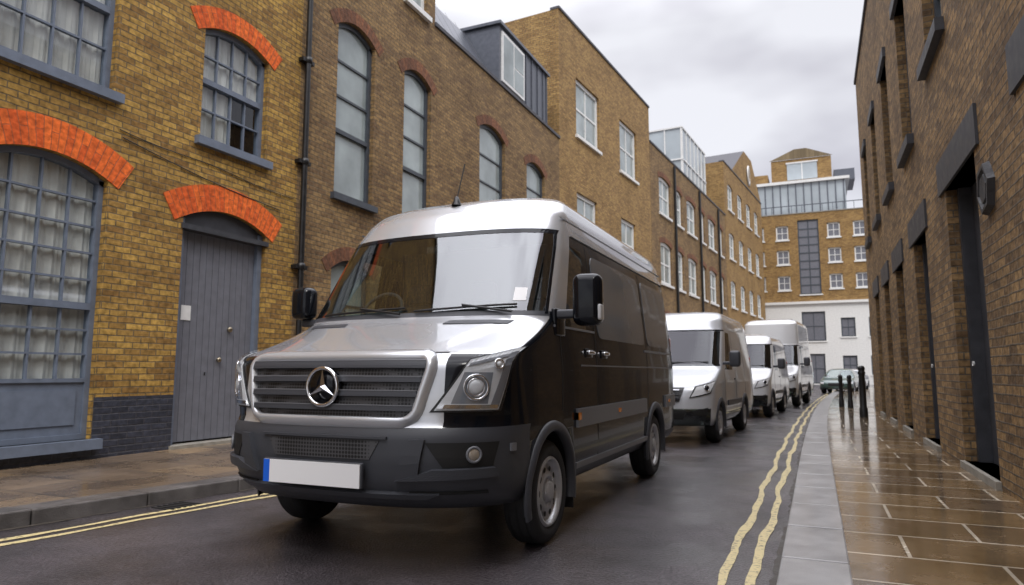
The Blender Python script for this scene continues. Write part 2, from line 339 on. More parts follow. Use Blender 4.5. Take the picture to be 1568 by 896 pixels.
# ---- building 5 gable
f4=Fr((-6.13,56.2),(1.75,16.5),(1,-.106)); L4=16.6
b=Bld("gabled_brick_building",mats(B_TAN,ARCHB,WHITE,FROST,WHITE)); w=b.mb("walls"); W=b.mb("windows")
ops=[(s,s+2,z,z+2.2,.2) for s in (1.2,5,8.8,12.6) for z in (2.5,6.5,10.5,14.6)]
wall(w,f4,0,L4,0,18.3,ops)
for o in ops: window(W,f4,o,2,2,curtain=False,fw=.18,mw=.1,sillm=7)
shell(b,f4,0,L4,18.3,depth=10,cop=2)
w.face([f4.T(3,18.3,.02),f4.T(L4,18.3,.02),f4.T(L4-4.5,21.6,.02),f4.T(L4-8,21.6,.02)],0,[(3,18.3),(L4,18.3),(L4-4.5,21.6),(L4-8,21.6)])
w.face([f4.T(3,18.3,.02),f4.T(L4-8,21.6,.02),f4.T(L4-8,21.6,-9),f4.T(3,18.3,-9)],11); w.face([f4.T(L4,18.3,.02),f4.T(L4-4.5,21.6,.02),f4.T(L4-4.5,21.6,-9),f4.T(L4,18.3,-9)],11)
w.face([f4.T(L4-4.5,21.6,.02),f4.T(L4-8,21.6,.02),f4.T(L4-8,21.6,-9),f4.T(L4-4.5,21.6,-9)],11)
lathe("round_window",[(0,0),(.7,0),(.7,.06),(.95,.06),(.95,-.05)],[FROST,WHITE],b.e,axis='x',loc=f4.T(L4-6.2,19.7,.05),mi=[0,1,1,1])
b.done()
# ---- end building across the street
f5=Fr((-6.5,76),(1,0),(0,-1))
b=Bld("apartment_block",mats(B_TAN,ARCHB,FRAMED,FROST,WHITE)+[PENT]); w=b.mb("walls"); W=b.mb("windows")
ops=[];
for x in (.9,3.3,8.2,10.6,13.2,16):
    for z in (9.7,12.4,15.0): ops.append((x,x+1.2,z,z+1.5,0))
mid=[(5.4,7.4,9.2,17.0,0)]
low=[(x,x+1.3,z,z+1.9,0) for x in (.9,3.2,9.0,11.5,14,17) for z in (1.0,4.8)]+[(5.4,7.6,4.4,7.4,0),(5.6,7.4,.1,3.1,0)]
wall(w,f5,0,24,8.3,17.7,ops+mid); wall(w,f5,0,24,0,8.3,low,m=7)
fbox(w,f5,0,24,8.2,8.45,0,.25,7)
for o in ops: window(W,f5,o,2,2,fm=7,curtain=False,fw=.12,mw=.06,sillm=7,gm=9)
for o in mid: window(W,f5,o,2,9,curtain=False,fw=.12,mw=.12,gm=9)
for o in low: window(W,f5,o,2,2,curtain=False,fw=.12,mw=.06,gm=9)
shell(b,f5,0,24,17.7,depth=14,z0=8.3); shell(b,f5,0,24,8.2,depth=14,m=7,cop=0)
g=b.mb("roof_storeys"); fbox(g,f5,1.5,10.2,17.8,21.3,-9,-1.5,14)
for k in range(12): fbox(g,f5,1.5+k*.77,1.6+k*.77,17.8,21.3,-1.5,-1.42,10)
fbox(g,f5,1.2,10.6,21.3,21.6,-9.2,-1.2,7); fbox(g,f5,-.1,12,18.6,18.68,-.3,-.22,10)
for k in range(13): fbox(g,f5,k*.98,k*.98+.05,17.8,18.6,-.3,-.25,10)
fbox(g,f5,3.0,9.0,21.6,24.3,-9,-2.5,0); fbox(g,f5,4.6,7.6,22.0,23.8,-2.5,-2.42,14); fbox(g,f5,4.5,7.7,23.8,23.95,-2.5,-2.35,7);fbox(g,f5,6.05,6.15,22,23.8,-2.5,-2.38,7)
g.face([f5.T(2.8,24.3,-2.4),f5.T(9.2,24.3,-2.4),f5.T(6.6,25.4,-2.4),f5.T(5.4,25.4,-2.4)],0)
fbox(g,f5,9.2,11.2,21.6,22.8,-8,-3,10); fbox(g,f5,.4,2.6,21.3,23,-8,-3,0)
b.done()
# ---- right building
fR=Fr((1.58,0),(0,1),(-1,0))
b=Bld("brick_building",mats(B_RGT,ARCHB,FRAMED,FROST,LINTEL)); w=b.mb("walls"); W=b.mb("windows")
doors=[(5.0,6.2,.2,3.5,0),(8.1,9.8,.2,3.5,0),(11.6,12.95,.2,3.35,0),(14.6,15.8,.2,3.3,0),(17.3,18.4,.2,3.3,0),(20.0,21.1,.2,3.3,0),(1.5,3,.2,3.5,0),(-2.5,-1,.2,3.5,0)]
wins=[(7.0,8.0,5.5,8.2,0),(9.2,10.5,5.45,8.0,0),(12.2,13.4,5.0,7.6,0),(15.2,16.4,5.0,7.6,0),(18.2,19.3,5.0,7.6,0),(21.2,22.2,5,7.6,0),(3.5,5,5.5,8,0),(-1,.6,5.5,8,0)]
wall(w,fR,-9,23.6,0,10.4,doors+wins,depth=.32)
for o in doors:
    fbox(w,fR,o[0]-.25,o[1]+.35,o[3],o[3]+.42,-.3,.03,12)
    dq=b.mb("doors"); fbox(dq,fR,o[0],o[1],o[2],o[3],-.34,-.26,12)
    fbox(dq,fR,o[0],o[0]+.09,o[2],o[3],-.3,-.12,12); fbox(dq,fR,o[1]-.09,o[1],o[2],o[3],-.3,-.12,12); fbox(dq,fR,(o[0]+o[1])/2-.03,(o[0]+o[1])/2+.03,o[2],o[3],-.26,-.23,12)
    fbox(dq,fR,o[0]-.05,o[1]+.05,.1,.2,-.3,.05,13)
    lathe("door_handle",[(0,.03),(.03,.02),(.03,0)],[WHITE],b.e,axis='x',seg=10,loc=fR.T(o[1]-.25,1.35,-.1))
for o in wins:
    window(W,fR,o,2,3,curtain=False,sill=False,dd=-.2,fw=.09); fbox(W,fR,o[0]-.12,o[1]+.15,o[2]-.16,o[2],-.2,.1,12)
    fbox(W,fR,o[0]-.12,o[1]+.12,o[3],o[3]+.2,-.2,.06,12)
shell(b,fR,-9,23.6,10.4,depth=9,cop=2)
b.done()
pq=lathe("wall_plaque",[(0,.05),(.14,.055),(.15,.03),(.18,.03),(.20,.06),(.24,.06),(.26,0)],[pm("plaque",(.03,.03,.033),.6,noise=.4,bump=.6,bscale=25)],None,seg=6,axis='x',loc=(1.58,7.6,2.98),smooth=False)
pq.rotation_euler=(rad(10),0,math.pi)
b=Bld("brick_building",mats(B_BRN,ARCHB,WHITE,FROST,WHITE)); w=b.mb("walls"); W=b.mb("windows")
f6=Fr((1.7,23.9),(1.2,16),(-1,.075)); ops=[(s,s+1.3,z,z+2,0) for s in (1,4,7,10,13) for z in (1,4.5)]
wall(w,f6,0,16,0,8.2,ops); 
for o in ops: window(W,f6,o,2,2,curtain=False)
shell(b,f6,0,16,8.2,depth=8); b.done()
# ------------------------------------------------------------------ ground
def film(nt,b,tc,weight,rough,dist,scale=2.5,mask=None):
    N=nt.nodes;Lk=nt.links
    n=N.new("ShaderNodeTexNoise"); n.inputs["Scale"].default_value=scale; n.inputs["Detail"].default_value=6; n.inputs["Roughness"].default_value=.65
    Lk.new(tc.outputs["Object"],n.inputs["Vector"])
    bp=N.new("ShaderNodeBump"); bp.inputs["Strength"].default_value=.5; bp.inputs["Distance"].default_value=dist
    Lk.new(n.outputs[0],bp.inputs["Height"]); Lk.new(bp.outputs[0],b.inputs["Coat Normal"])
    w=N.new("ShaderNodeTexNoise"); w.inputs["Scale"].default_value=.8; w.inputs["Detail"].default_value=5; w.inputs["Roughness"].default_value=.6
    Lk.new(tc.outputs["Object"],w.inputs["Vector"])
    r=N.new("ShaderNodeMapRange"); r.inputs[1].default_value=.40; r.inputs[2].default_value=.56; r.inputs[3].default_value=weight[0]; r.inputs[4].default_value=weight[1]
    Lk.new(w.outputs[0],r.inputs[0]); out=r.outputs[0]
    if mask:
        i=N.new("ShaderNodeMath"); i.operation='MULTIPLY_ADD'; i.inputs[1].default_value=-.85; i.inputs[2].default_value=1; Lk.new(mask,i.inputs[0])
        q=N.new("ShaderNodeMath"); q.operation='MULTIPLY'; Lk.new(i.outputs[0],q.inputs[0]); Lk.new(out,q.inputs[1]); out=q.outputs[0]
    Lk.new(out,b.inputs["Coat Weight"]); b.inputs["Coat Roughness"].default_value=rough; b.inputs["Coat IOR"].default_value=1.45
def asphalt(name):
    m,nt,b=newmat(name); N=nt.nodes;Lk=nt.links
    tc=N.new("ShaderNodeTexCoord")
    n1=N.new("ShaderNodeTexNoise"); n1.inputs["Scale"].default_value=.9; n1.inputs["Detail"].default_value=6; n1.inputs["Roughness"].default_value=.65
    n2=N.new("ShaderNodeTexNoise"); n2.inputs["Scale"].default_value=45; n2.inputs["Detail"].default_value=5; n2.inputs["Roughness"].default_value=.75
    v=N.new("ShaderNodeTexVoronoi"); v.inputs["Scale"].default_value=60
    for n in (n1,n2,v): Lk.new(tc.outputs["Object"],n.inputs["Vector"])
    cr=N.new("ShaderNodeValToRGB"); e=cr.color_ramp.elements; e[0].position=.36; e[0].color=(.02,.017,.021,1); e[1].position=.66; e[1].color=(.15,.13,.138,1)
    Lk.new(n2.outputs[0],cr.inputs[0])
    mx=N.new("ShaderNodeMix"); mx.data_type='RGBA'; mx.blend_type='MULTIPLY'; mx.inputs[0].default_value=.9
    r=N.new("ShaderNodeMapRange"); r.inputs[1].default_value=.38; r.inputs[2].default_value=.62; r.inputs[3].default_value=.45; r.inputs[4].default_value=1.2
    Lk.new(n1.outputs[0],r.inputs[0]); Lk.new(cr.outputs[0],mx.inputs[6]); Lk.new(r.outputs[0],mx.inputs[7]); Lk.new(mx.outputs[2],b.inputs["Base Color"])
    b.inputs["Roughness"].default_value=.32
    ad=N.new("ShaderNodeMath"); ad.operation='ADD'; Lk.new(n2.outputs[0],ad.inputs[0]); Lk.new(v.outputs[0],ad.inputs[1])
    bp=N.new("ShaderNodeBump"); bp.inputs["Strength"].default_value=.8; bp.inputs["Distance"].default_value=.009
    Lk.new(ad.outputs[0],bp.inputs["Height"]); Lk.new(bp.outputs[0],b.inputs["Normal"])
    film(nt,b,tc,(.05,.9),.13,.010,30)
    return m
def paving(name,c1,c2,mort,bw,bh,r0,r1,rot=0,ms=.012,bumpd=.006,wav=.4,fw=(.5,1),fr=.05):
    m,nt,b=newmat(name); N=nt.nodes;Lk=nt.links
    tc=N.new("ShaderNodeTexCoord"); mp=N.new("ShaderNodeMapping"); mp.inputs["Rotation"].default_value=(0,0,rot)
    Lk.new(tc.outputs["Object"],mp.inputs[0])
    br=N.new("ShaderNodeTexBrick"); Lk.new(mp.outputs[0],br.inputs["Vector"])
    br.inputs["Color1"].default_value=(*c1,1); br.inputs["Color2"].default_value=(*c2,1); br.inputs["Mortar"].default_value=(*mort,1)
    br.inputs["Scale"].default_value=1; br.inputs["Mortar Size"].default_value=ms; br.inputs["Mortar Smooth"].default_value=.3
    br.inputs["Brick Width"].default_value=bw; br.inputs["Row Height"].default_value=bh
    n1=N.new("ShaderNodeTexNoise"); n1.inputs["Scale"].default_value=1.6; n1.inputs["Detail"].default_value=6; n1.inputs["Roughness"].default_value=.65
    n2=N.new("ShaderNodeTexNoise"); n2.inputs["Scale"].default_value=22; n2.inputs["Detail"].default_value=4
    n3=N.new("ShaderNodeTexNoise"); n3.inputs["Scale"].default_value=3; n3.inputs["Detail"].default_value=2
    for n in (n1,n2,n3): Lk.new(tc.outputs["Object"],n.inputs["Vector"])
    mx=N.new("ShaderNodeMix"); mx.data_type='RGBA'; mx.blend_type='MULTIPLY'; mx.inputs[0].default_value=.9
    r=N.new("ShaderNodeMapRange"); r.inputs[1].default_value=.3; r.inputs[2].default_value=.7; r.inputs[3].default_value=.5; r.inputs[4].default_value=1.3
    Lk.new(n1.outputs[0],r.inputs[0]); Lk.new(br.outputs["Color"],mx.inputs[6]); Lk.new(r.outputs[0],mx.inputs[7]); Lk.new(mx.outputs[2],b.inputs["Base Color"])
    r2=N.new("ShaderNodeMapRange"); r2.inputs[1].default_value=.38; r2.inputs[2].default_value=.62; r2.inputs[3].default_value=r0; r2.inputs[4].default_value=r1
    Lk.new(n1.outputs[0],r2.inputs[0]); Lk.new(r2.outputs[0],b.inputs["Roughness"])
    a=N.new("ShaderNodeMath"); a.operation='MULTIPLY_ADD'; a.inputs[1].default_value=-1; Lk.new(br.outputs["Fac"],a.inputs[0])
    s=N.new("ShaderNodeMath"); s.operation='MULTIPLY'; s.inputs[1].default_value=.25; Lk.new(n2.outputs[0],s.inputs[0])
    s2_=N.new("ShaderNodeMath"); s2_.operation='MULTIPLY_ADD'; s2_.inputs[1].default_value=wav; Lk.new(n3.outputs[0],s2_.inputs[0]); Lk.new(s.outputs[0],s2_.inputs[2]); Lk.new(s2_.outputs[0],a.inputs[2])
    bp=N.new("ShaderNodeBump"); bp.inputs["Strength"].default_value=.7; bp.inputs["Distance"].default_value=bumpd
    Lk.new(a.outputs[0],bp.inputs["Height"]); Lk.new(bp.outputs[0],b.inputs["Normal"])
    film(nt,b,tc,fw,fr,.004,5,mask=br.outputs["Fac"])
    return m
ASP=asphalt("asphalt_wet")
PAVR=paving("pavement_wet",(.24,.155,.07),(.11,.072,.04),(.55,.48,.37),.95,.62,.12,.35,ms=.014,fw=(.25,1),fr=.04)
PAVL=paving("pavement_left",(.27,.185,.105),(.13,.095,.068),(.07,.06,.05),.95,.7,.2,.5,fw=(.0,.6),fr=.12)
KERB=pm("kerb_granite",(.34,.33,.325),.35,noise=.35,nscale=4,bump=.35,bscale=90,coat=.4,coatr=.15)
KERBD=pm("kerb_dark",(.12,.11,.105),.4,noise=.4,nscale=5,bump=.4,bscale=90)
DIRT=pm("gutter_dirt",(.055,.045,.035),.55,noise=.5,nscale=9,bump=.6,bscale=50)
def cx(y): return .0012*(y-10)**2 if y>10 else 0
def lerp(tab,x):
    if x<=tab[0][0]: return tab[0][1]
    for (a,p),(b_,q) in zip(tab,tab[1:]):
        if x<=b_: return p+(q-p)*(x-a)/(b_-a)
    return tab[-1][1]
KL=[(-12,-6.6),(1.5,-6.3),(3.5,-6.0),(5.7,-5.62),(8,-5.5),(12,-5.5)]
def kl(y): return lerp(KL,y)+cx(min(y,70))
def kr(y): return -.25+cx(min(y,70))*.8
g=MB(); g.face([(-400,-400,-.012),(400,-400,-.012),(400,400,-.012),(-400,400,-.012)]); g.build("ground",[ASP])
g=MB(); ys=[-12+i*1.0 for i in range(89)]
for a,c in zip(ys,ys[1:]): g.face([(kl(a)-.05,a,0),(kr(a)+.05,a,0),(kr(c)+.05,c,0),(kl(c)-.05,c,0)])
g.build("road",[ASP])
g=MB()
for a,c in zip(ys,ys[1:]):
    if c<=75: g.face([(-10.5,a,.12),(kl(a)-.3,a,.12),(kl(c)-.3,c,.12),(-10.5,c,.12)])
g.build("pavement",[PAVL])
g=MB()
for a,c in zip(ys,ys[1:]):
    if c<=60: g.face([(kr(a)+.36,a,.12),(3.8,a,.12),(3.8,c,.12),(kr(c)+.36,c,.12)])
g.build("pavement",[PAVR])
def kerb(name,fn,w0,w1,mat,L,y1):
    g=MB(); y=-11.5
    while y<y1:
        a=y+.006; c=y+L-.006; j=random.uniform(-.003,.003)
        P=[(fn(a)+w0,a),(fn(a)+w1,a),(fn(c)+w1,c),(fn(c)+w0,c)]
        g.face([(p[0],p[1],.127+j) for p in P]); 
        for k in range(4):
            p,q=P[k],P[(k+1)%4]; g.face([(p[0],p[1],-.01),(q[0],q[1],-.01),(q[0],q[1],.127+j),(p[0],p[1],.127+j)])
        y+=L
    return g.build(name,[mat],merge=True,bevel=.012)
kerb("kerb",kr,0,.38,KERB,.95,58); kerb("kerb",kl,-.3,0,KERBD,.95,74)
def yellowmat():
    m,nt,b=newmat("yellow_road_paint"); N=nt.nodes;Lk=nt.links
    b.inputs["Roughness"].default_value=.4
    tc=N.new("ShaderNodeTexCoord"); n=N.new("ShaderNodeTexNoise"); n.inputs["Scale"].default_value=24; n.inputs["Detail"].default_value=6; n.inputs["Roughness"].default_value=.75
    Lk.new(tc.outputs["Object"],n.inputs["Vector"]); cr=N.new("ShaderNodeValToRGB"); e=cr.color_ramp.elements
    e[0].position=.36; e[0].color=(.10,.08,.06,1); e[1].position=.48; e[1].color=(.66,.55,.28,1)
    Lk.new(n.outputs[0],cr.inputs[0]); Lk.new(cr.outputs[0],b.inputs["Base Color"])
    return m
YEL=yellowmat()
def line(fn,off,wd,y0,y1,name,mat=YEL,z=.005,amp=1):
    g=MB(); n=int((y1-y0)/.12)
    rr=random.Random(int(off*1000)); J=[[rr.uniform(-.006,.006)*amp for _ in range(n+2)] for _ in (0,1)]
    def wb(y,s): return .016*math.sin(y*2.1+s)+.009*math.sin(y*5.3+s*2)
    for k in range(n):
        a=y0+(y1-y0)*k/n;c=y0+(y1-y0)*(k+1)/n
        g.face([(fn(a)+off+wb(a,off)+J[0][k],a,z),(fn(a)+off+wd+wb(a,off+.5)+J[1][k],a,z),(fn(c)+off+wd+wb(c,off+.5)+J[1][k+1],c,z),(fn(c)+off+wb(c,off)+J[0][k+1],c,z)])
    g.build(name,[mat])
line(kr,-.355,.06,-10,55,"road_marking"); line(kr,-.19,.06,-10,55,"road_marking"); line(kl,.36,.07,-10,70,"road_marking"); line(kl,.53,.07,-10,70,"road_marking")
line(kr,-.045,.06,-10,55,"gutter",DIRT,.004,3); line(kl,-.02,.07,-10,70,"gutter",DIRT,.004,3)
# ------------------------------------------------------------------ vehicles
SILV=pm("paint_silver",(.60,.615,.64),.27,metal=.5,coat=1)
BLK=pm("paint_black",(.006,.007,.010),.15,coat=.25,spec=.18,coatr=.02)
PLS=pm("bumper_plastic",(.050,.053,.062),.42,bump=.1,bscale=300)
PLG=pm("strip_plastic",(.17,.175,.19),.35)
RUB=pm("tyre_rubber",(.022,.022,.023),.7,noise=.3,bump=.3,bscale=80)
CHR=pm("chrome",(.80,.81,.83),.12,metal=1)
RIM=pm("rim_steel",(.55,.56,.58),.35,metal=.6,noise=.2)
RIMD=pm("rim_dark",(.01,.01,.01),.6)
HLR=pm("headlamp_reflector",(.62,.63,.64),.3,metal=0,bump=.25,bscale=40,coat=.6)
HLG=glassmat("headlamp_glass",(.96,.97,.98),.05,.4)
LENS=pm("lens",(.30,.32,.35),.08,metal=.3,coat=1)
AMB=pm("amber",(.8,.25,.03),.25,coat=1)
RED=pm("red_lens",(.5,.02,.02),.25,coat=1)
BLU=pm("plate_blue",(.01,.12,.65),.4)
PLATE=pm("plate_white",(.85,.85,.85),.3)
WSG=glassmat("windscreen_glass",(.66,.74,.71),.155,.7,rough=0)
WSG2=glassmat("windscreen_glass_tinted",(.60,.68,.66),.07,.6)
PRV=pm("privacy_glass_sky_grey",(.15,.16,.175),.10,spec=.35,coat=.3)  # grey-blue base paints in the sky reflected by the side windows
WPAINT=pm("paint_white",(.66,.67,.68),.3,coat=1)
LSIL=pm("paint_light_silver",(.56,.58,.61),.3,metal=.25,coat=1)
SEAT=pm("seat",(.04,.04,.045),.8)
def meshgrille():
    m,nt,b=newmat("grille_mesh"); N=nt.nodes;Lk=nt.links
    tc=N.new("ShaderNodeTexCoord"); v=N.new("ShaderNodeTexVoronoi"); v.inputs["Scale"].default_value=42; v.inputs["Randomness"].default_value=0
    Lk.new(tc.outputs["Object"],v.inputs["Vector"]); cr=N.new("ShaderNodeValToRGB"); e=cr.color_ramp.elements
    e[0].position=.35; e[0].color=(.003,.003,.003,1); e[1].position=.5; e[1].color=(.07,.07,.075,1); Lk.new(v.outputs[0],cr.inputs[0]); Lk.new(cr.outputs[0],b.inputs["Base Color"])
    b.inputs["Roughness"].default_value=.4; return m
MESHG=meshgrille()
class VG:
    def __init__(s,P): s.P=P; s.n=P.get('n',2.6)
    def tb(s,k,z):
        t=s.P[k]; h=.02 if z<2.5 else .006
        return (lerp(t,z-h)+lerp(t,z)+lerp(t,z+h))/3
    def front(s,th,z):
        w=s.tb('w',z);yf=s.tb('yf',z);Dp=s.tb('D',z);e=2/s.n
        sn=math.sin(th);cs=max(0,math.cos(th)); x=w*math.copysign(abs(sn)**e,sn); y=yf+Dp*(1-cs**e)
        h=s.P.get('hood')
        if h and h[0]<z<h[1]:
            k=math.sin((z-h[0])/(h[1]-h[0])*math.pi)**.5; X=abs(x); xw=.62+.28*(z-h[0])/(h[1]-h[0])
            t=max(0,min(1,(X-xw)/.09)); t=t*t*(3-2*t); y+=.05*k*t
        return x,y
    def th(s,X,z):
        w=s.tb('w',z); r=min(.9999,abs(X)/w); return math.copysign(math.asin(r**(s.n/2)),X)
    def fp(s,th,z,off=0):
        e=.004; p=Vector((*s.front(th,z),z)); a=Vector((*s.front(th+e,z),z))-Vector((*s.front(th-e,z),z)); b=Vector((*s.front(th,z+e),z+e))-Vector((*s.front(th,z-e),z-e))
        n=a.cross(b)
        if n.length<1e-9: n=Vector((0,-1,0))
        n.normalize()
        if n.dot(Vector((math.sin(th),-math.cos(th),.3)))<0: n=-n
        return p+n*off
    def patch(s,mb,cs,off,m,nu=12,nv=6,useX=True,skirt=True):
        q=[((s.th(c[0],c[1]) if useX else rad(c[0])),c[1]) for c in cs]
        def P(u,v,o):
            a=[q[0][i]*(1-u)+q[1][i]*u for i in (0,1)]; b=[q[3][i]*(1-u)+q[2][i]*u for i in (0,1)]
            return s.fp(a[0]*(1-v)+b[0]*v,a[1]*(1-v)+b[1]*v,o)
        mb.grid(lambda u,v:P(u,v,off),nu,nv,m)
        if skirt:
            mb.grid(lambda u,v:P(u,0,off*v),nu,1,m); mb.grid(lambda u,v:P(u,1,off*v),nu,1,m)
            mb.grid(lambda u,v:P(0,u,off*v),nv,1,m); mb.grid(lambda u,v:P(1,u,off*v),nv,1,m)
    def spatch(s,mb,y0,y1,z0,z1,off,m,r=0,side=1,sl=0):
        def P(u,v,o):
            z=z0+(z1-z0)*v; dz=min(z-z0,z1-z); ins=0
            if r and dz<r: ins=r-math.sqrt(max(0,r*r-(r-dz)**2))
            a=y0+ins+sl*(z-z0); b=y1-ins; return (side*(s.tb('w',z)+o),a+(b-a)*u,z)
        vs=[0,.01,.025,.05,.1,.18,.5,.82,.9,.95,.975,.99,1] if r else [i/12 for i in range(13)]
        f=lambda v:vs[round(v*12)]
        mb.grid(lambda u,v:P(u,f(v),off),2 if not r else 6,12,m)
        mb.grid(lambda u,v:P(u,0,off*v),2,1,m); mb.grid(lambda u,v:P(u,1,off*v),2,1,m)
        mb.grid(lambda u,v:P(0,f(u),off*v),12,1,m); mb.grid(lambda u,v:P(1,f(u),off*v),12,1,m)
def wheel(parent,x,y,r,side,wd=.24):
    e=r-.135
    prof=[(e,wd/2-.02),(e+.03,wd/2),(r-.05,wd/2+.008),(r-.015,wd/2-.02),(r,wd/2-.05),(r,-wd/2+.05),(r-.015,-wd/2+.02),(r-.05,-wd/2),(e,-wd/2)]
    o=lathe("tyre",[(a,b*side) for a,b in prof],[RUB],parent,seg=48,axis='x',loc=(x,y,r))
    for k in (-.06,0,.06): lathe("tread_groove",[(r+.001,(k-.006)),(r+.0015,(k+.006))],[RIMD],parent,seg=48,axis='x',loc=(x,y,r))
    pr=[(e+.014,wd/2-.01),(e+.004,wd/2+.004),(e-.012,wd/2+.0),(e-.02,wd/2-.03),(e-.03,wd/2-.05),(e-.05,wd/2-.045),(.13,wd/2-.02),(.10,wd/2-.015),(.085,wd/2-.04),(.07,wd/2-.0),(.05,wd/2+.005),(0,wd/2+.008)]
    lathe("wheel_rim",[(a,b*side) for a,b in pr],[RIM],parent,seg=48,axis='x',loc=(x,y,r))
    mb=MB(); R0=(e-.05+.13)/2
    def hole(a,R,ra,rb,xo):
        mb.face([(side*xo,(R+ra*math.cos(t))*math.cos(a)-rb*math.sin(t)*math.sin(a),(R+ra*math.cos(t))*math.sin(a)+rb*math.sin(t)*math.cos(a)) for t in [i*math.pi/6 for i in range(12)]])
    for k in range(10): hole(2*math.pi*k/10,R0+.004,.020,.026,wd/2-.026)
    o=mb.build("wheel_slots",[RIMD],parent); o.location=(x,y,r)
    mb=MB()
    for k in range(6): hole(2*math.pi*k/6,.098,.011,.011,wd/2+.0)
    o=mb.build("wheel_nuts",[CHR],parent); o.location=(x,y,r)
def rbox(name,size,loc,mat,parent,bev=.03,rot=(0,0,0)):
    mb=MB(); a,b,c=[v/2 for v in size]; mb.box3((-a,-b,-c),(a,b,c))
    o=mb.build(name,[mat],parent,smooth=True,merge=True); md=o.modifiers.new("b","BEVEL"); md.width=bev; md.segments=4
    o.location=loc; o.rotation_euler=rot; return o
def van(name,loc,rz,P,sc=1):
    e=empty(name,loc,rz,sc); g=VG(P); NF=60; zt=P['ztop']; zb=P['zbot']; GM=P.get('glass',WSG)
    Z=set(P['levels']); z=zb
    while z<zt-.3: Z.add(round(z,3)); z+=.04
    k=zt-.3
    while k<zt: Z.add(round(k,3)); k+=.02
    Z.add(zt); Z=sorted(Z); Z=[Z[0]]+[b for a,b in zip(Z,Z[1:]) if b-a>.006 or b in P['levels']]
    yb0=P['yb']; V=[];n=0
    for z in Z:
        w=g.tb('w',z);Dp=g.tb('D',z);yf=g.tb('yf',z);yr=g.tb('yr',z);Rr=.14; R=[]
        for i in range(NF+1): R.append(g.front(-math.pi/2+math.pi*i/NF,z))
        ys=R[-1][1]; ye=yr-Rr; yb=min(max(yb0,ys+.1),ye-.1); S=[]
        for k in range(1,6): S.append((w,ys+(yb-ys)*k/5))
        for k in range(1,11): S.append((w,yb+(ye-yb)*k/10))
        for k in range(1,5): a=math.pi/2*k/4; S.append((w-Rr+Rr*math.cos(a),ye+Rr*math.sin(a)))
        R+=S; 
        for k in range(1,5): R.append(((w-Rr)*(1-2*k/5),yr))
        R+=[(-x,y) for x,y in reversed(S)]
        n=len(R); V+=[(x,y,z) for x,y in R]
    F=[];M=[]
    for i in range(len(Z)-1):
        zm=(Z[i]+Z[i+1])/2
        for j in range(n):
            k=(j+1)%n; F.append((i*n+j,i*n+k,(i+1)*n+k,(i+1)*n+j))
            if j<NF: sec='f'; idx=abs(-90+180*(j+.5)/NF)
            else:
                jj=j-NF
                if jj<5: sec='d';idx=jj
                elif jj<15: sec='s';idx=jj-5
                elif jj<n-NF-15: sec='r';idx=0
                elif jj<n-NF-5: sec='s';idx=0
                else: sec='d'; idx=n-NF-1-jj
            M.append(P['rule'](sec,idx,zm))
    F.append(tuple(range(n-1,-1,-1))); M.append(4); F.append(tuple((len(Z)-1)*n+k for k in range(n))); M.append(0)
    me=D.meshes.new("body"); me.from_pydata(V,[],F)
    ml=[P['paint'],P['paint2'],PLS,GM,RIMD]
    for m in ml: me.materials.append(m)
    for p,mi in zip(me.polygons,M): p.material_index=mi; p.use_smooth=True
    bm=bmesh.new(); bm.from_mesh(me); bmesh.ops.recalc_face_normals(bm,faces=bm.faces); bm.to_mesh(me); bm.free()
    body=D.objects.new("body",me); link(body,e)
    w0=g.tb('w',.6); wr=P['wr']; R=P['arch']
    for ya in P['axles']:
        for sd in (1,-1):
            bm=bmesh.new(); bmesh.ops.create_cone(bm,cap_ends=True,segments=48,radius1=R,radius2=R,depth=.75)
            cm=D.meshes.new("c"); bm.to_mesh(cm); bm.free(); cm.materials.append(RIMD)
            for p in cm.polygons: p.use_smooth=False
            co=D.objects.new("cut",cm); link(co); co.rotation_euler=(0,math.pi/2,0); co.location=(sd*(w0+.05),ya,wr)
            co.parent=e
            md=body.modifiers.new("bo","BOOLEAN"); md.operation='DIFFERENCE'; md.object=co; md.solver='EXACT'
            try: md.material_mode='TRANSFER'
            except: pass
    C.view_layer.update(); dg=C.evaluated_depsgraph_get(); nm=D.meshes.new_from_object(body.evaluated_get(dg)); 
    body.modifiers.clear(); body.data=nm
    for o in list(D.objects):
        if o.name.startswith("cut"): D.objects.remove(o)
    bm=bmesh.new(); bm.from_mesh(nm); gl=[f for f in bm.faces if f.material_index==3]
    b2=bmesh.new(); mp={}
    for f in gl:
        vs=[]
        for v in f.verts:
            if v.index not in mp: mp[v.index]=b2.verts.new(v.co)
            vs.append(mp[v.index])
        ff=b2.faces.new(vs); ff.smooth=True
    gm=D.meshes.new("window_glass"); b2.to_mesh(gm); b2.free(); gm.materials.append(GM); link(D.objects.new("window_glass",gm),e)
    bmesh.ops.delete(bm,geom=gl,context='FACES'); bm.to_mesh(nm); bm.free()
    for ya in P['axles']:
        for sd in (1,-1): wheel(e,sd*(w0-.14),ya,wr,sd)
        for sd in (1,-1):
            mb=MB(); 
            def lip(u,v):
                a=math.pi*(1.08-1.16*u); prof=[(R-.012,-.04),(R-.012,.018),(R+.015,.026),(R+.055,.018),(R+.062,0)]
                r_,o_=prof[round(v*4)]; zz=wr+r_*math.sin(a); return (sd*(g.tb('w',max(zz,.5))+o_),ya+r_*math.cos(a),zz)
            mb.grid(lip,32,4); mb.build("wheel_arch",[PLS],e,smooth=True)
    return e,g
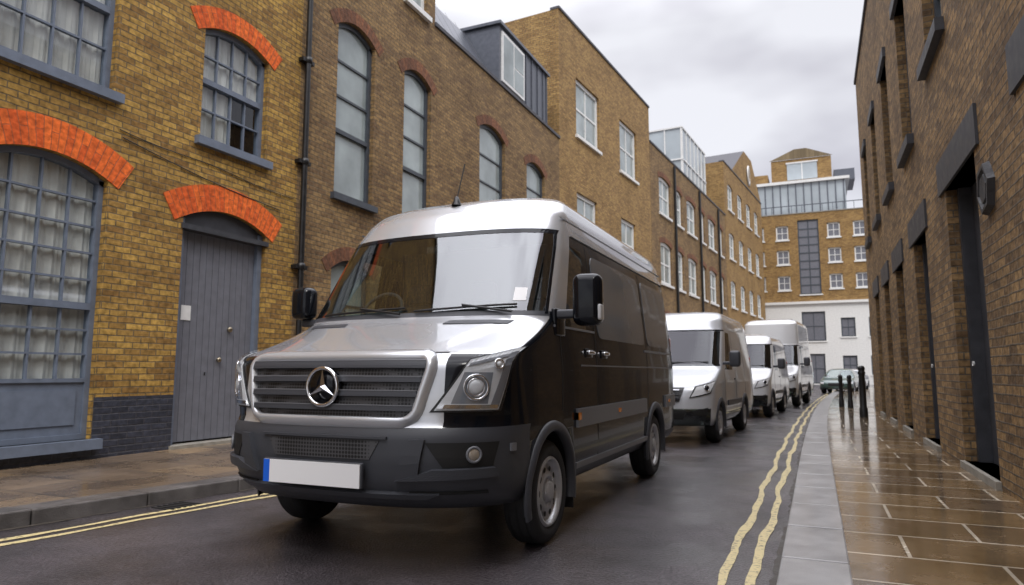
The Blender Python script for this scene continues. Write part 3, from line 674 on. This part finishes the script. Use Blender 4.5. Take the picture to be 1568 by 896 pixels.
# ---- hero van
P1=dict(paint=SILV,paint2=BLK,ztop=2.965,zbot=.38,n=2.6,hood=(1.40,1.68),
 w=[(.38,1.1),(.46,1.165),(.6,1.18),(1.3,1.18),(1.5,1.165),(1.7,1.15),(2.3,1.085),(2.5,1.05),(2.66,1.015),(2.77,.965),(2.85,.88),(2.905,.76),(2.94,.58),(2.965,.3)],
 yf=[(.38,.18),(.45,.09),(.55,.03),(.7,0),(.87,0),(.92,.05),(1.1,.07),(1.3,.11),(1.35,.15),(1.39,.24),(1.46,.42),(1.54,.63),(1.63,.85),(1.67,.95),(2.46,1.46),(2.64,1.6),(2.77,1.76),(2.85,1.95),(2.905,2.2),(2.94,2.6),(2.965,3.2)],
 D=[(.38,.75),(.9,.75),(1.0,.68),(1.3,.5),(1.45,.46),(2.5,.42),(2.965,.4)],
 yr=[(.38,6.08),(1.2,6.1),(2.4,6.0),(2.66,5.96),(2.83,5.85),(2.905,5.6),(2.965,5.0)],
 yb=2.32,levels=[.9,1.37,1.68,1.72,2.44,1.62,2.34,1.56],axles=(1.2,4.78),wr=.375,arch=.455)
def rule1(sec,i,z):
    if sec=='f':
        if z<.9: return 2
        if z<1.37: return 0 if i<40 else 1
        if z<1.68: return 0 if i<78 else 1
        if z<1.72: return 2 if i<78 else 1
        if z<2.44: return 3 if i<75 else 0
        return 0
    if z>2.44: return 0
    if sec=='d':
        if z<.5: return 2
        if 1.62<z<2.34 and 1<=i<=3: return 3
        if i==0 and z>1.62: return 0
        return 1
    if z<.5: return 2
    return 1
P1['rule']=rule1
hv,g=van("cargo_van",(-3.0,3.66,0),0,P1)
ML=[MESHG,BLK,SILV,PLS,CHR,HLR,RIMD,PLATE,BLU,PLG,PRV,AMB,RED,HLG,LENS]
mb=MB()
g.patch(mb,[(-.63,.955),(.63,.955),(.73,1.33),(-.73,1.33)],.012,0,40,10)
mb.build("grille",ML,hv)
sl=MB()
for z in (1.015,1.105,1.195,1.285):
    hw=.63+(z-.955)/.375*.09
    g.patch(sl,[(-hw,z-.014),(hw,z-.014),(hw,z+.018),(-hw,z+.018)],.045,3,40,3)
    g.patch(sl,[(-hw,z+.019),(hw,z+.019),(hw,z+.024),(-hw,z+.024)],.047,9,40,1)
sl.build("grille_slats",ML,hv,smooth=False)
def rpoly(cs,r,k=6):
    out=[];n=len(cs)
    for i in range(n):
        p=Vector(cs[i]);a=Vector(cs[i-1]);c=Vector(cs[(i+1)%n]); d0=(a-p).normalized();d1=(c-p).normalized()
        for j in range(k+1):
            t=j/k; out.append((p+d0*r)*(1-t)**2+2*p*t*(1-t)+(p+d1*r)*t*t)
    res=[]
    for i in range(len(out)):
        a=out[i];c=out[(i+1)%len(out)];m_=max(1,int((c-a).length/.05))
        for j in range(m_): res.append(a+(c-a)*j/m_)
    return res
def sweep(name,path,prof,mat,parent):
    m=MB(); n=len(path); cen=sum((Vector(p) for p in path),Vector((0,0)))/n; np_=len(prof)
    for i,p in enumerate(path):
        t=(path[(i+1)%n]-path[i-1]).normalized(); nn=Vector((t.y,-t.x)); 
        if nn.dot(p-cen)<0: nn=-nn
        for (o,h) in prof:
            q=p+nn*o; m.V.append(tuple(g.fp(g.th(q.x,q.y),q.y,h)))
    for i in range(n):
        for k in range(np_-1):
            a=i*np_+k;b=((i+1)%n)*np_+k; m.F.append((a,b,b+1,a+1)); m.M.append(0); m.U.append([(0,0)]*4)
    return m.build(name,[mat],parent,smooth=True)
sweep("grille_surround",rpoly([(-.64,.945),(.64,.945),(.745,1.335),(-.745,1.335)],.09),[(-.02,.0),(-.015,.042),(0,.05),(.022,.045),(.042,.028),(.05,0)],SILV,hv)
def torus(name,R,r,loc,rot,mat,parent,seg=40):
    m=MB(); m.grid(lambda u,v:((R+r*math.cos(v*2*math.pi))*math.cos(u*2*math.pi),(R+r*math.cos(v*2*math.pi))*math.sin(u*2*math.pi),r*math.sin(v*2*math.pi)),seg,10)
    o=m.build(name,[mat],parent,smooth=True,merge=True); o.location=loc; o.rotation_euler=rot; return o
ey=g.front(0,1.155)[1]-.075
torus("emblem_ring",.122,.013,(0,ey,1.155),(math.pi/2,0,0),CHR,hv)
lathe("emblem_disc",[(0,0),(.115,0),(.115,.05)],[BLK],hv,axis='y',loc=(0,ey+.015,1.155))
m=MB()
for k in range(3):
    a=math.pi/2+k*2*math.pi/3; d=(math.cos(a),math.sin(a)); n_=(-d[1],d[0]); b0=.024
    P=lambda r,s,y:(d[0]*r+n_[0]*s,y,d[1]*r+n_[1]*s)
    m.face([P(0,b0,0),P(0,0,-.022),P(.12,0,-.004)]); m.face([P(0,-b0,0),P(0,0,-.022),P(.12,0,-.004)])
o=m.build("emblem_star",[CHR],hv); o.location=(0,ey-.002,1.155)
def orient(th,z):
    d=(g.fp(th,z,.1)-g.fp(th,z,0)).normalized(); return d.to_track_quat('Z','Y').to_euler()
for sd in (1,-1):
    m=MB(); 
    def hp(m,c,off,mt,nu=12,nv=8): 
        g.patch(m,[(sd*a,b_) for a,b_ in c],off,mt,nu,nv,useX=False)
    hp(m,[(33,.995),(67,1.0),(84,1.43),(50,1.335)],.006,6)
    hp(m,[(35.0,1.008),(66,1.012),(82.6,1.417),(50.6,1.324)],.012,5)
    hp(m,[(36,1.02),(65,1.02),(66,1.045),(37,1.045)],.02,4)
    hp(m,[(61,1.03),(66,1.03),(81,1.39),(75,1.37)],.016,9)
    hp(m,[(50,1.285),(74,1.345),(76,1.37),(51,1.305)],.016,9)
    hp(m,[(42,1.05),(60,1.05),(64,1.25),(48,1.25)],.014,14)
    m.build("headlamp",ML,hv)
    m=MB(); hp(m,[(34.5,1.003),(66.5,1.005),(83,1.42),(50.5,1.327)],.03,0,14,8); m.build("headlamp_glass",[HLG],hv,smooth=True)
    for (th,z,r) in ((54,1.155,.078),(68,1.30,.03)):
        p=g.fp(rad(th*sd),z,.016); rot=orient(rad(th*sd),z)
        torus("lamp_ring",r,.009,p,rot,CHR,hv,24); torus("lamp_inner_ring",r*.7,.006,p,rot,CHR,hv,24)
        o=lathe("lamp_lens",[(0,.014),(r*.35,.012),(r*.6,.005),(r*.65,-.01)],[HLR],hv,seg=24); o.location=p; o.rotation_euler=rot
m=MB()
g.patch(m,[(-.38,.70),(.38,.70),(.45,.82),(-.45,.82)],.006,0,30,5)
g.patch(m,[(-.50,.83),(.50,.83),(.50,.845),(-.50,.845)],.02,3,30,2)
for sd in (1,-1):
    def hp(c,off,mt,nu=14,nv=5): g.patch(m,[(sd*a,b_) for a,b_ in c],off,mt,nu,nv,useX=False)
    hp([(40,.655),(64,.66),(68,.81),(33,.81)],.004,6)
    hp([(22,.58),(66,.60),(64,.655),(36,.65)],.035,3)
    hp([(22,.58),(30,.60),(33,.83),(27,.83)],.03,3)
    hp([(26,.49),(60,.49),(60,.505),(26,.505)],.012,6,14,2)
    p=g.fp(rad(54*sd),.735,.012); rot=orient(rad(54*sd),.735)
    torus("fog_lamp_ring",.045,.009,p,rot,PLG,hv,24); o=lathe("fog_lamp",[(0,.012),(.02,.010),(.038,0)],[pm("fog_lens",(.35,.30,.24),.15,metal=.2,coat=1)],hv,seg=20); o.location=p; o.rotation_euler=rot
    hp([(75,.74),(79,.74),(79,.79),(75,.79)],.012,9,4,2)
g.patch(m,[(-.72,.47),(.72,.47),(.80,.50),(-.80,.50)],.03,3,30,2)
m.build("bumper_trim",ML,hv)
py=g.front(0,.6)[1]-.05
rbox("number_plate_back",(.80,.03,.16),(-.04,py+.012,.60),PLS,hv,.01)
m=MB(); m.box3((-.43,py-.012,.525),(.35,py-.004,.672),7); m.box3((-.43,py-.014,.525),(-.38,py-.0122,.672),8)
m.build("number_plate",ML,hv)
m=MB()
for sd in (1,-1):
    c=[(sd*.45,1.608),(sd*.92,1.608),(sd*.94,1.636),(sd*.47,1.636)]; g.patch(m,c,.006,3,14,2)
    c=[(sd*78,1.38),(sd*78.8,1.38),(sd*78.8,1.69),(sd*78,1.69)]; g.patch(m,c,.002,6,1,12,useX=False,skirt=False)
g.patch(m,[(-.80,1.375),(.80,1.375),(.80,1.383),(-.80,1.383)],.002,6,40,1,skirt=False)
g.patch(m,[(-1.04,2.415),(1.04,2.415),(1.04,2.455),(-1.04,2.455)],.003,1,40,1)
for sd in(1,-1):
    c=[(sd*72,1.70),(sd*75.5,1.70),(sd*75.5,2.45),(sd*72,2.45)]; g.patch(m,c,.003,1,2,14,useX=False)
g.patch(m,[(.88,1.80),(.97,1.80),(.96,1.91),(.87,1.91)],.004,7,2,2)
m.build("windscreen_trim",ML,hv)
for (x0,x1,z0,z1) in ((.1,.92,1.72,1.76),(-.85,.0,1.72,1.75)):
    pts=[g.fp(g.th(x0+(x1-x0)*k/10,z0+(z1-z0)*k/10),z0+(z1-z0)*k/10,.02) for k in range(11)]
    tube("wiper",pts,.009,BLACKP,hv)
    tube("wiper_arm",[g.fp(g.th(x1-.02,1.69),1.69,.03),g.fp(g.th((x0+x1)/2,1.75),1.75,.035)],.010,BLACKP,hv)
for sd in (1,-1):
    m=MB()
    g.spatch(m,2.46,4.33,1.56,2.34,.006,10,r=.11,side=sd); g.spatch(m,4.48,5.75,1.56,2.34,.006,10,r=.11,side=sd)
    for (a,c) in ((1.75,4.25),(5.33,5.95)): g.spatch(m,a,c,.80,.95,.022,9,side=sd)  # rub strips; their paler grey paints in light reflected along the lower side
    for y in (2.36,4.40): g.spatch(m,y,y+.012,.52,2.42,.002,6,side=sd)
    g.spatch(m,1.42,1.432,.95,1.62,.002,6,side=sd)
    g.spatch(m,1.72,4.3,.47,.52,.02,9,side=sd)
    g.spatch(m,4.3,5.9,1.48,1.505,.008,9,side=sd)
    g.spatch(m,1.3,2.34,1.60,1.618,.01,9,side=sd)
    g.spatch(m,1.9,5.9,1.30,1.312,.004,9,side=sd)
    g.spatch(m,2.0,5.9,2.435,2.45,.004,6,side=sd); g.spatch(m,1.8,5.9,2.58,2.592,.004,9,side=sd)
    g.spatch(m,3.0,3.08,.86,.90,.03,11,side=sd); g.spatch(m,5.5,5.58,.86,.90,.03,11,side=sd)
    g.spatch(m,1.75,1.81,.86,.92,.03,11,side=sd)
    m.build("side_trim",ML,hv)
    for y in (2.13,2.60): rbox("door_handle",(.04,.16,.035),(sd*1.195,y,1.42),CHR,hv,.012); rbox("handle_recess",(.012,.2,.075),(sd*1.176,y,1.415),BLK,hv,.005)
    if sd>0: mx_,mz_,mh_=1.43,1.80,.40
    else: mx_,mz_,mh_=1.31,1.88,.30
    rbox("mirror_housing",(.23,.17,mh_),(sd*mx_,1.32,mz_),BLK,hv,.065,(0,0,rad(8*sd)))
    if sd>0: rbox("mirror_indicator",(.03,.09,.12),(sd*1.535,1.30,1.70),HLR,hv,.014)
    rbox("mirror_arm",(.24,.07,.07),(sd*1.23,1.36,1.70),PLS,hv,.02); rbox("mirror_foot",(.05,.22,.22),(sd*1.15,1.42,1.64),BLK,hv,.02)
    rbox("tail_lamp",(.04,.12,.75),(sd*1.12,6.02,1.35),RED,hv,.02)
    rbox("mud_flap",(.25,.015,.3),(sd*1.04,1.70,.32),RUB,hv,.005)
rbox("dashboard",(2.05,.45,.22),(0,1.36,1.52),SEAT,hv,.06); rbox("cab_floor",(2.1,2.2,.05),(0,1.9,.9),SEAT,hv,.01)
for x in (-.6,.1,.65):
    rbox("seat_back",(.46,.16,.75),(x,2.15,1.55),SEAT,hv,.07,(rad(-10),0,0)); rbox("head_restraint",(.26,.10,.2),(x,2.22,2.02),SEAT,hv,.04); rbox("seat_base",(.48,.5,.15),(x,1.9,1.2),SEAT,hv,.05)
rbox("bulkhead",(2.0,.03,1.6),(0,2.5,1.7),SEAT,hv,.01)
torus("steering_wheel",.2,.016,(-.52,1.42,1.78),(rad(60),0,0),SEAT,hv); rbox("steering_hub",(.14,.06,.12),(-.52,1.44,1.76),SEAT,hv,.02,(rad(-30),0,0)); rbox("steering_spoke",(.38,.02,.03),(-.52,1.43,1.77),SEAT,hv,.008,(rad(-30),0,0))
rbox("rear_view_mirror",(.22,.03,.07),(0,1.50,2.32),SEAT,hv,.015)
lathe("antenna_base",[(0,.09),(.02,.08),(.035,.03),(.05,0)],[BLACKP],hv,loc=(.03,1.78,2.78),seg=16)
tube("antenna",[(.03,1.78,2.83),(.06,1.88,3.2)],.006,BLACKP,hv)
# ---- white vans
def mkvan2(name,loc,rz,paint,H=2.45,sc=1,L=5.3):
    k=H-2.45
    P=dict(paint=paint,paint2=paint,glass=WSG2,ztop=H,zbot=.32,n=2.7,hood=None,
     w=[(.32,.98),(.4,1.02),(.6,1.04),(1.1,1.04),(1.35,1.02),(2.1,.93),(2.2+k,.90),(2.32+k,.84),(2.39+k,.74),(2.43+k,.55),(H,.3)],
     yf=[(.32,.12),(.42,.02),(.55,0),(.8,.02),(.95,.06),(1.06,.14),(1.12,.28),(1.22,.6),(1.32,.92),(1.36,1.0),(2.1,1.75),(2.2+k,1.88),(2.32+k,2.1),(2.39+k,2.4),(2.43+k,2.8),(H,3.2)],
     D=[(.32,.6),(1.0,.5),(1.3,.42),(H,.4)],yr=[(.32,L),(1.2,L),(2.1,L-.06),(2.3+k,L-.15),(H,L-.6)],
     yb=2.75,levels=[.5,.62,1.36,1.40,2.08,1.3],axles=(.98,.98+2.9),wr=.34,arch=.40)
    def rule(sec,i,z):
        if sec=='f':
            if z<.62: return 2 if i<70 else 0
            if 1.36<z<1.40: return 2 if i<75 else 0
            if 1.40<z<2.08 and i<72: return 3
            return 0
        if sec=='d' and 1.3<z<2.08-.04 and 1<=i<=3: return 3
        if z<.5: return 2
        return 0
    P['rule']=rule
    e,g=van(name,loc,rz,P,sc)
    m=MB()
    g.patch(m,[(-.50,.74),(.50,.74),(.58,.98),(-.58,.98)],.012,0,24,6)
    for z in (.79,.86,.93): g.patch(m,[(-.5,z-.01),(.5,z-.01),(.5,z+.012),(-.5,z+.012)],.03,4,24,2)
    g.patch(m,[(-.55,.44),(.55,.44),(.62,.60),(-.62,.60)],.012,6,24,3)
    for sd in (1,-1):
        c=[(33,.80),(68,.88),(80,1.10),(40,1.0)]; c=[(sd*a,b_) for a,b_ in c]; g.patch(m,c,.012,6,10,5,useX=False)
        c=[(35,.82),(66,.90),(78,1.085),(42,.985)]; c=[(sd*a,b_) for a,b_ in c]; g.patch(m,c,.02,5,10,5,useX=False)
        c=[(36,.50),(58,.50),(62,.64),(40,.60)]; c=[(sd*a,b_) for a,b_ in c]; g.patch(m,c,.01,6,8,4,useX=False)
        p=g.fp(rad(58*sd),.965,.03); rot=(g.fp(rad(58*sd),.96,.1)-g.fp(rad(58*sd),.96,0)).to_track_quat('Z','Y').to_euler()
        torus("lamp_ring",.05,.008,p,rot,CHR,e,20); o=lathe("lamp_lens",[(0,.02),(.03,.016),(.045,0)],[BLK],e,seg=16); o.location=p;o.rotation_euler=rot
        g.spatch(m,1.7,3.4,.62,.72,.018,3,side=sd); g.spatch(m,2.78,2.79,.45,2.1,.002,6,side=sd); g.spatch(m,1.5,1.51,.5,1.3,.002,6,side=sd); g.spatch(m,4.0,4.01,.5,2.1,.002,6,side=sd)
        rbox("mirror_housing",(.2,.14,.3),(sd*1.24,1.45,1.5),PLS,e,.05); rbox("mirror_arm",(.18,.06,.06),(sd*1.08,1.5,1.42),PLS,e,.02)
        rbox("door_handle",(.03,.14,.03),(sd*1.045,2.6,1.12),PLS,e,.01); rbox("tail_lamp",(.04,.1,.6),(sd*.98,L-.1,1.3),RED,e,.02)
    g.patch(m,[(-.95,2.06),(.95,2.06),(.94,2.085),(-.94,2.085)],.004,1,24,1)
    m.box3((-.27,-.03,.62),(.27,-.012,.73),7)
    m.build("front_trim",ML,e)
    rbox("dashboard",(1.8,.4,.2),(0,1.45,1.26),SEAT,e,.05)
    for x in (-.5,.45): rbox("seat_back",(.46,.16,.75),(x,2.35,1.35),SEAT,e,.07); rbox("head_restraint",(.26,.1,.2),(x,2.4,1.8),SEAT,e,.04)
    rbox("bulkhead",(1.8,.03,1.4),(0,2.85,1.4),SEAT,e,.01); tube("wiper",[g.fp(g.th(.1,1.42),1.42,.02),g.fp(g.th(.8,1.43),1.43,.02)],.01,BLACKP,e)
    return e
mkvan2("cargo_van",(-2.70,12.1,0),rad(-3),LSIL,H=2.55)
mkvan2("cargo_van",(-2.25,19.9,0),rad(-4),WPAINT,H=2.45)
mkvan2("cargo_van",(-1.80,26.6,0),rad(-5),WPAINT,H=3.1,sc=1.1,L=5.8)
def car(loc,rz,paint):
    P=dict(paint=paint,paint2=paint,glass=WSG2,ztop=1.46,zbot=.25,n=2.7,hood=None,
     w=[(.25,.8),(.35,.88),(.7,.9),(.95,.87),(1.3,.68),(1.4,.58),(1.46,.35)],
     yf=[(.25,.1),(.4,0),(.6,.02),(.75,.2),(.85,.7),(.93,1.1),(1.3,1.75),(1.4,2.0),(1.46,2.4)],
     D=[(.25,.5),(.9,.4),(1.46,.3)],yr=[(.25,4.2),(.8,4.2),(.95,4.0),(1.35,3.5),(1.46,3.1)],
     yb=2.4,levels=[.93,1.34],axles=(.85,3.4),wr=.31,arch=.36)
    P['rule']=lambda sec,i,z: 3 if (.95<z<1.34 and ((sec=='f' and i<70) or (sec=='d' and 1<=i<=3) or sec=='r')) else (2 if z<.35 else 0)
    e,g=van("parked_car",loc,rz,P)
    m=MB(); g.patch(m,[(-.4,.45),(.4,.45),(.42,.62),(-.42,.62)],.01,6,12,3)
    for sd in (1,-1): c=[(sd*40,.55),(sd*68,.58),(sd*72,.70),(sd*42,.66)]; g.patch(m,c,.012,5,8,3,useX=False)
    m.build("front_trim",ML,e)
    return e
car((1.0,44,0),rad(-8),pm("paint_green",(.05,.10,.09),.3,coat=1)); car((1.9,50,0),rad(-8),SILV)
def bollard(x,y,h,r):
    o=lathe("bollard",[(0,h),(r*.6,h-.01),(r*.95,h-.05),(r,h-.1),(r*.8,h-.14),(r*1.05,h-.17),(r*1.05,h-.2),(r*.85,h-.23),(r*.95,.25),(r*1.15,.22),(r*1.2,0)],[BLACKP],None,seg=20,loc=(x,y,.12))
bollard(1.05,19.6,1.3,.085); bollard(.95,24.5,1.05,.07); bollard(.72,25.4,1.05,.07)
m=MB(); 
for k in range(6): m.box3((kl(5)+.05,4.6+k*.06,-.005),(kl(5)+.33,4.63+k*.06,.008))
m.build("drain_grate",[RIMD])
# ------------------------------------------------------------------ sky + light
wd=D.worlds.new("World"); C.scene.world=wd; wd.use_nodes=True; nt=wd.node_tree; N=nt.nodes; Lk=nt.links
bg=N["Background"]; bg.inputs["Strength"].default_value=.14
SE=rad(48); az=rad(150)
sky=N.new("ShaderNodeTexSky"); sky.sky_type='NISHITA'; sky.sun_disc=False; sky.sun_elevation=SE; sky.sun_rotation=az
tc=N.new("ShaderNodeTexCoord"); sp=N.new("ShaderNodeSeparateXYZ"); Lk.new(tc.outputs["Generated"],sp.inputs[0])
mr=N.new("ShaderNodeMapRange"); mr.inputs[1].default_value=.46; mr.inputs[2].default_value=.95; mr.inputs[3].default_value=6.9; mr.inputs[4].default_value=33.0; Lk.new(sp.outputs[2],mr.inputs[0])
mp=N.new("ShaderNodeMapping"); mp.inputs["Scale"].default_value=(1,1,2.2); mp.inputs["Location"].default_value=(.3,.1,0); Lk.new(tc.outputs["Generated"],mp.inputs[0])
nz=N.new("ShaderNodeTexNoise"); nz.inputs["Scale"].default_value=2.4; nz.inputs["Detail"].default_value=4; nz.inputs["Roughness"].default_value=.45; Lk.new(mp.outputs[0],nz.inputs["Vector"])
cr=N.new("ShaderNodeValToRGB"); e=cr.color_ramp.elements; e[0].position=.38; e[0].color=(.56,.54,.60,1); e[1].position=.56; e[1].color=(.98,.98,1.03,1); Lk.new(nz.outputs[0],cr.inputs[0])
ml_=N.new("ShaderNodeMix"); ml_.data_type='RGBA'; ml_.blend_type='MULTIPLY'; ml_.inputs[0].default_value=1; Lk.new(cr.outputs[0],ml_.inputs[6]); Lk.new(mr.outputs[0],ml_.inputs[7])
mx=N.new("ShaderNodeMix"); mx.data_type='RGBA'; mx.inputs[0].default_value=.9; Lk.new(sky.outputs[0],mx.inputs[6]); Lk.new(ml_.outputs[2],mx.inputs[7]); Lk.new(mx.outputs[2],bg.inputs[0])
sl_=D.lights.new("sun",'SUN'); sl_.energy=1.4; sl_.angle=rad(15); sl_.color=(1,.97,.92); so=D.objects.new("sun",sl_); link(so)
dirv=Vector((math.sin(az)*math.cos(SE),math.cos(az)*math.cos(SE),math.sin(SE))); so.rotation_euler=dirv.to_track_quat('Z','Y').to_euler()
# ------------------------------------------------------------------ camera
cd=D.cameras.new("camera"); cd.lens=23.99; cd.sensor_width=36; cd.clip_end=1500; cd.clip_start=.05
cd.dof.use_dof=True; cd.dof.focus_distance=5.0; cd.dof.aperture_fstop=2.4
cam=D.objects.new("camera",cd); link(cam); cam.location=(0,0,1.25); cam.rotation_euler=(rad(90+6.66),0,rad(23.89)); C.scene.camera=cam
C.scene.view_settings.view_transform='Standard'; C.scene.view_settings.look='None'; C.scene.view_settings.exposure=0
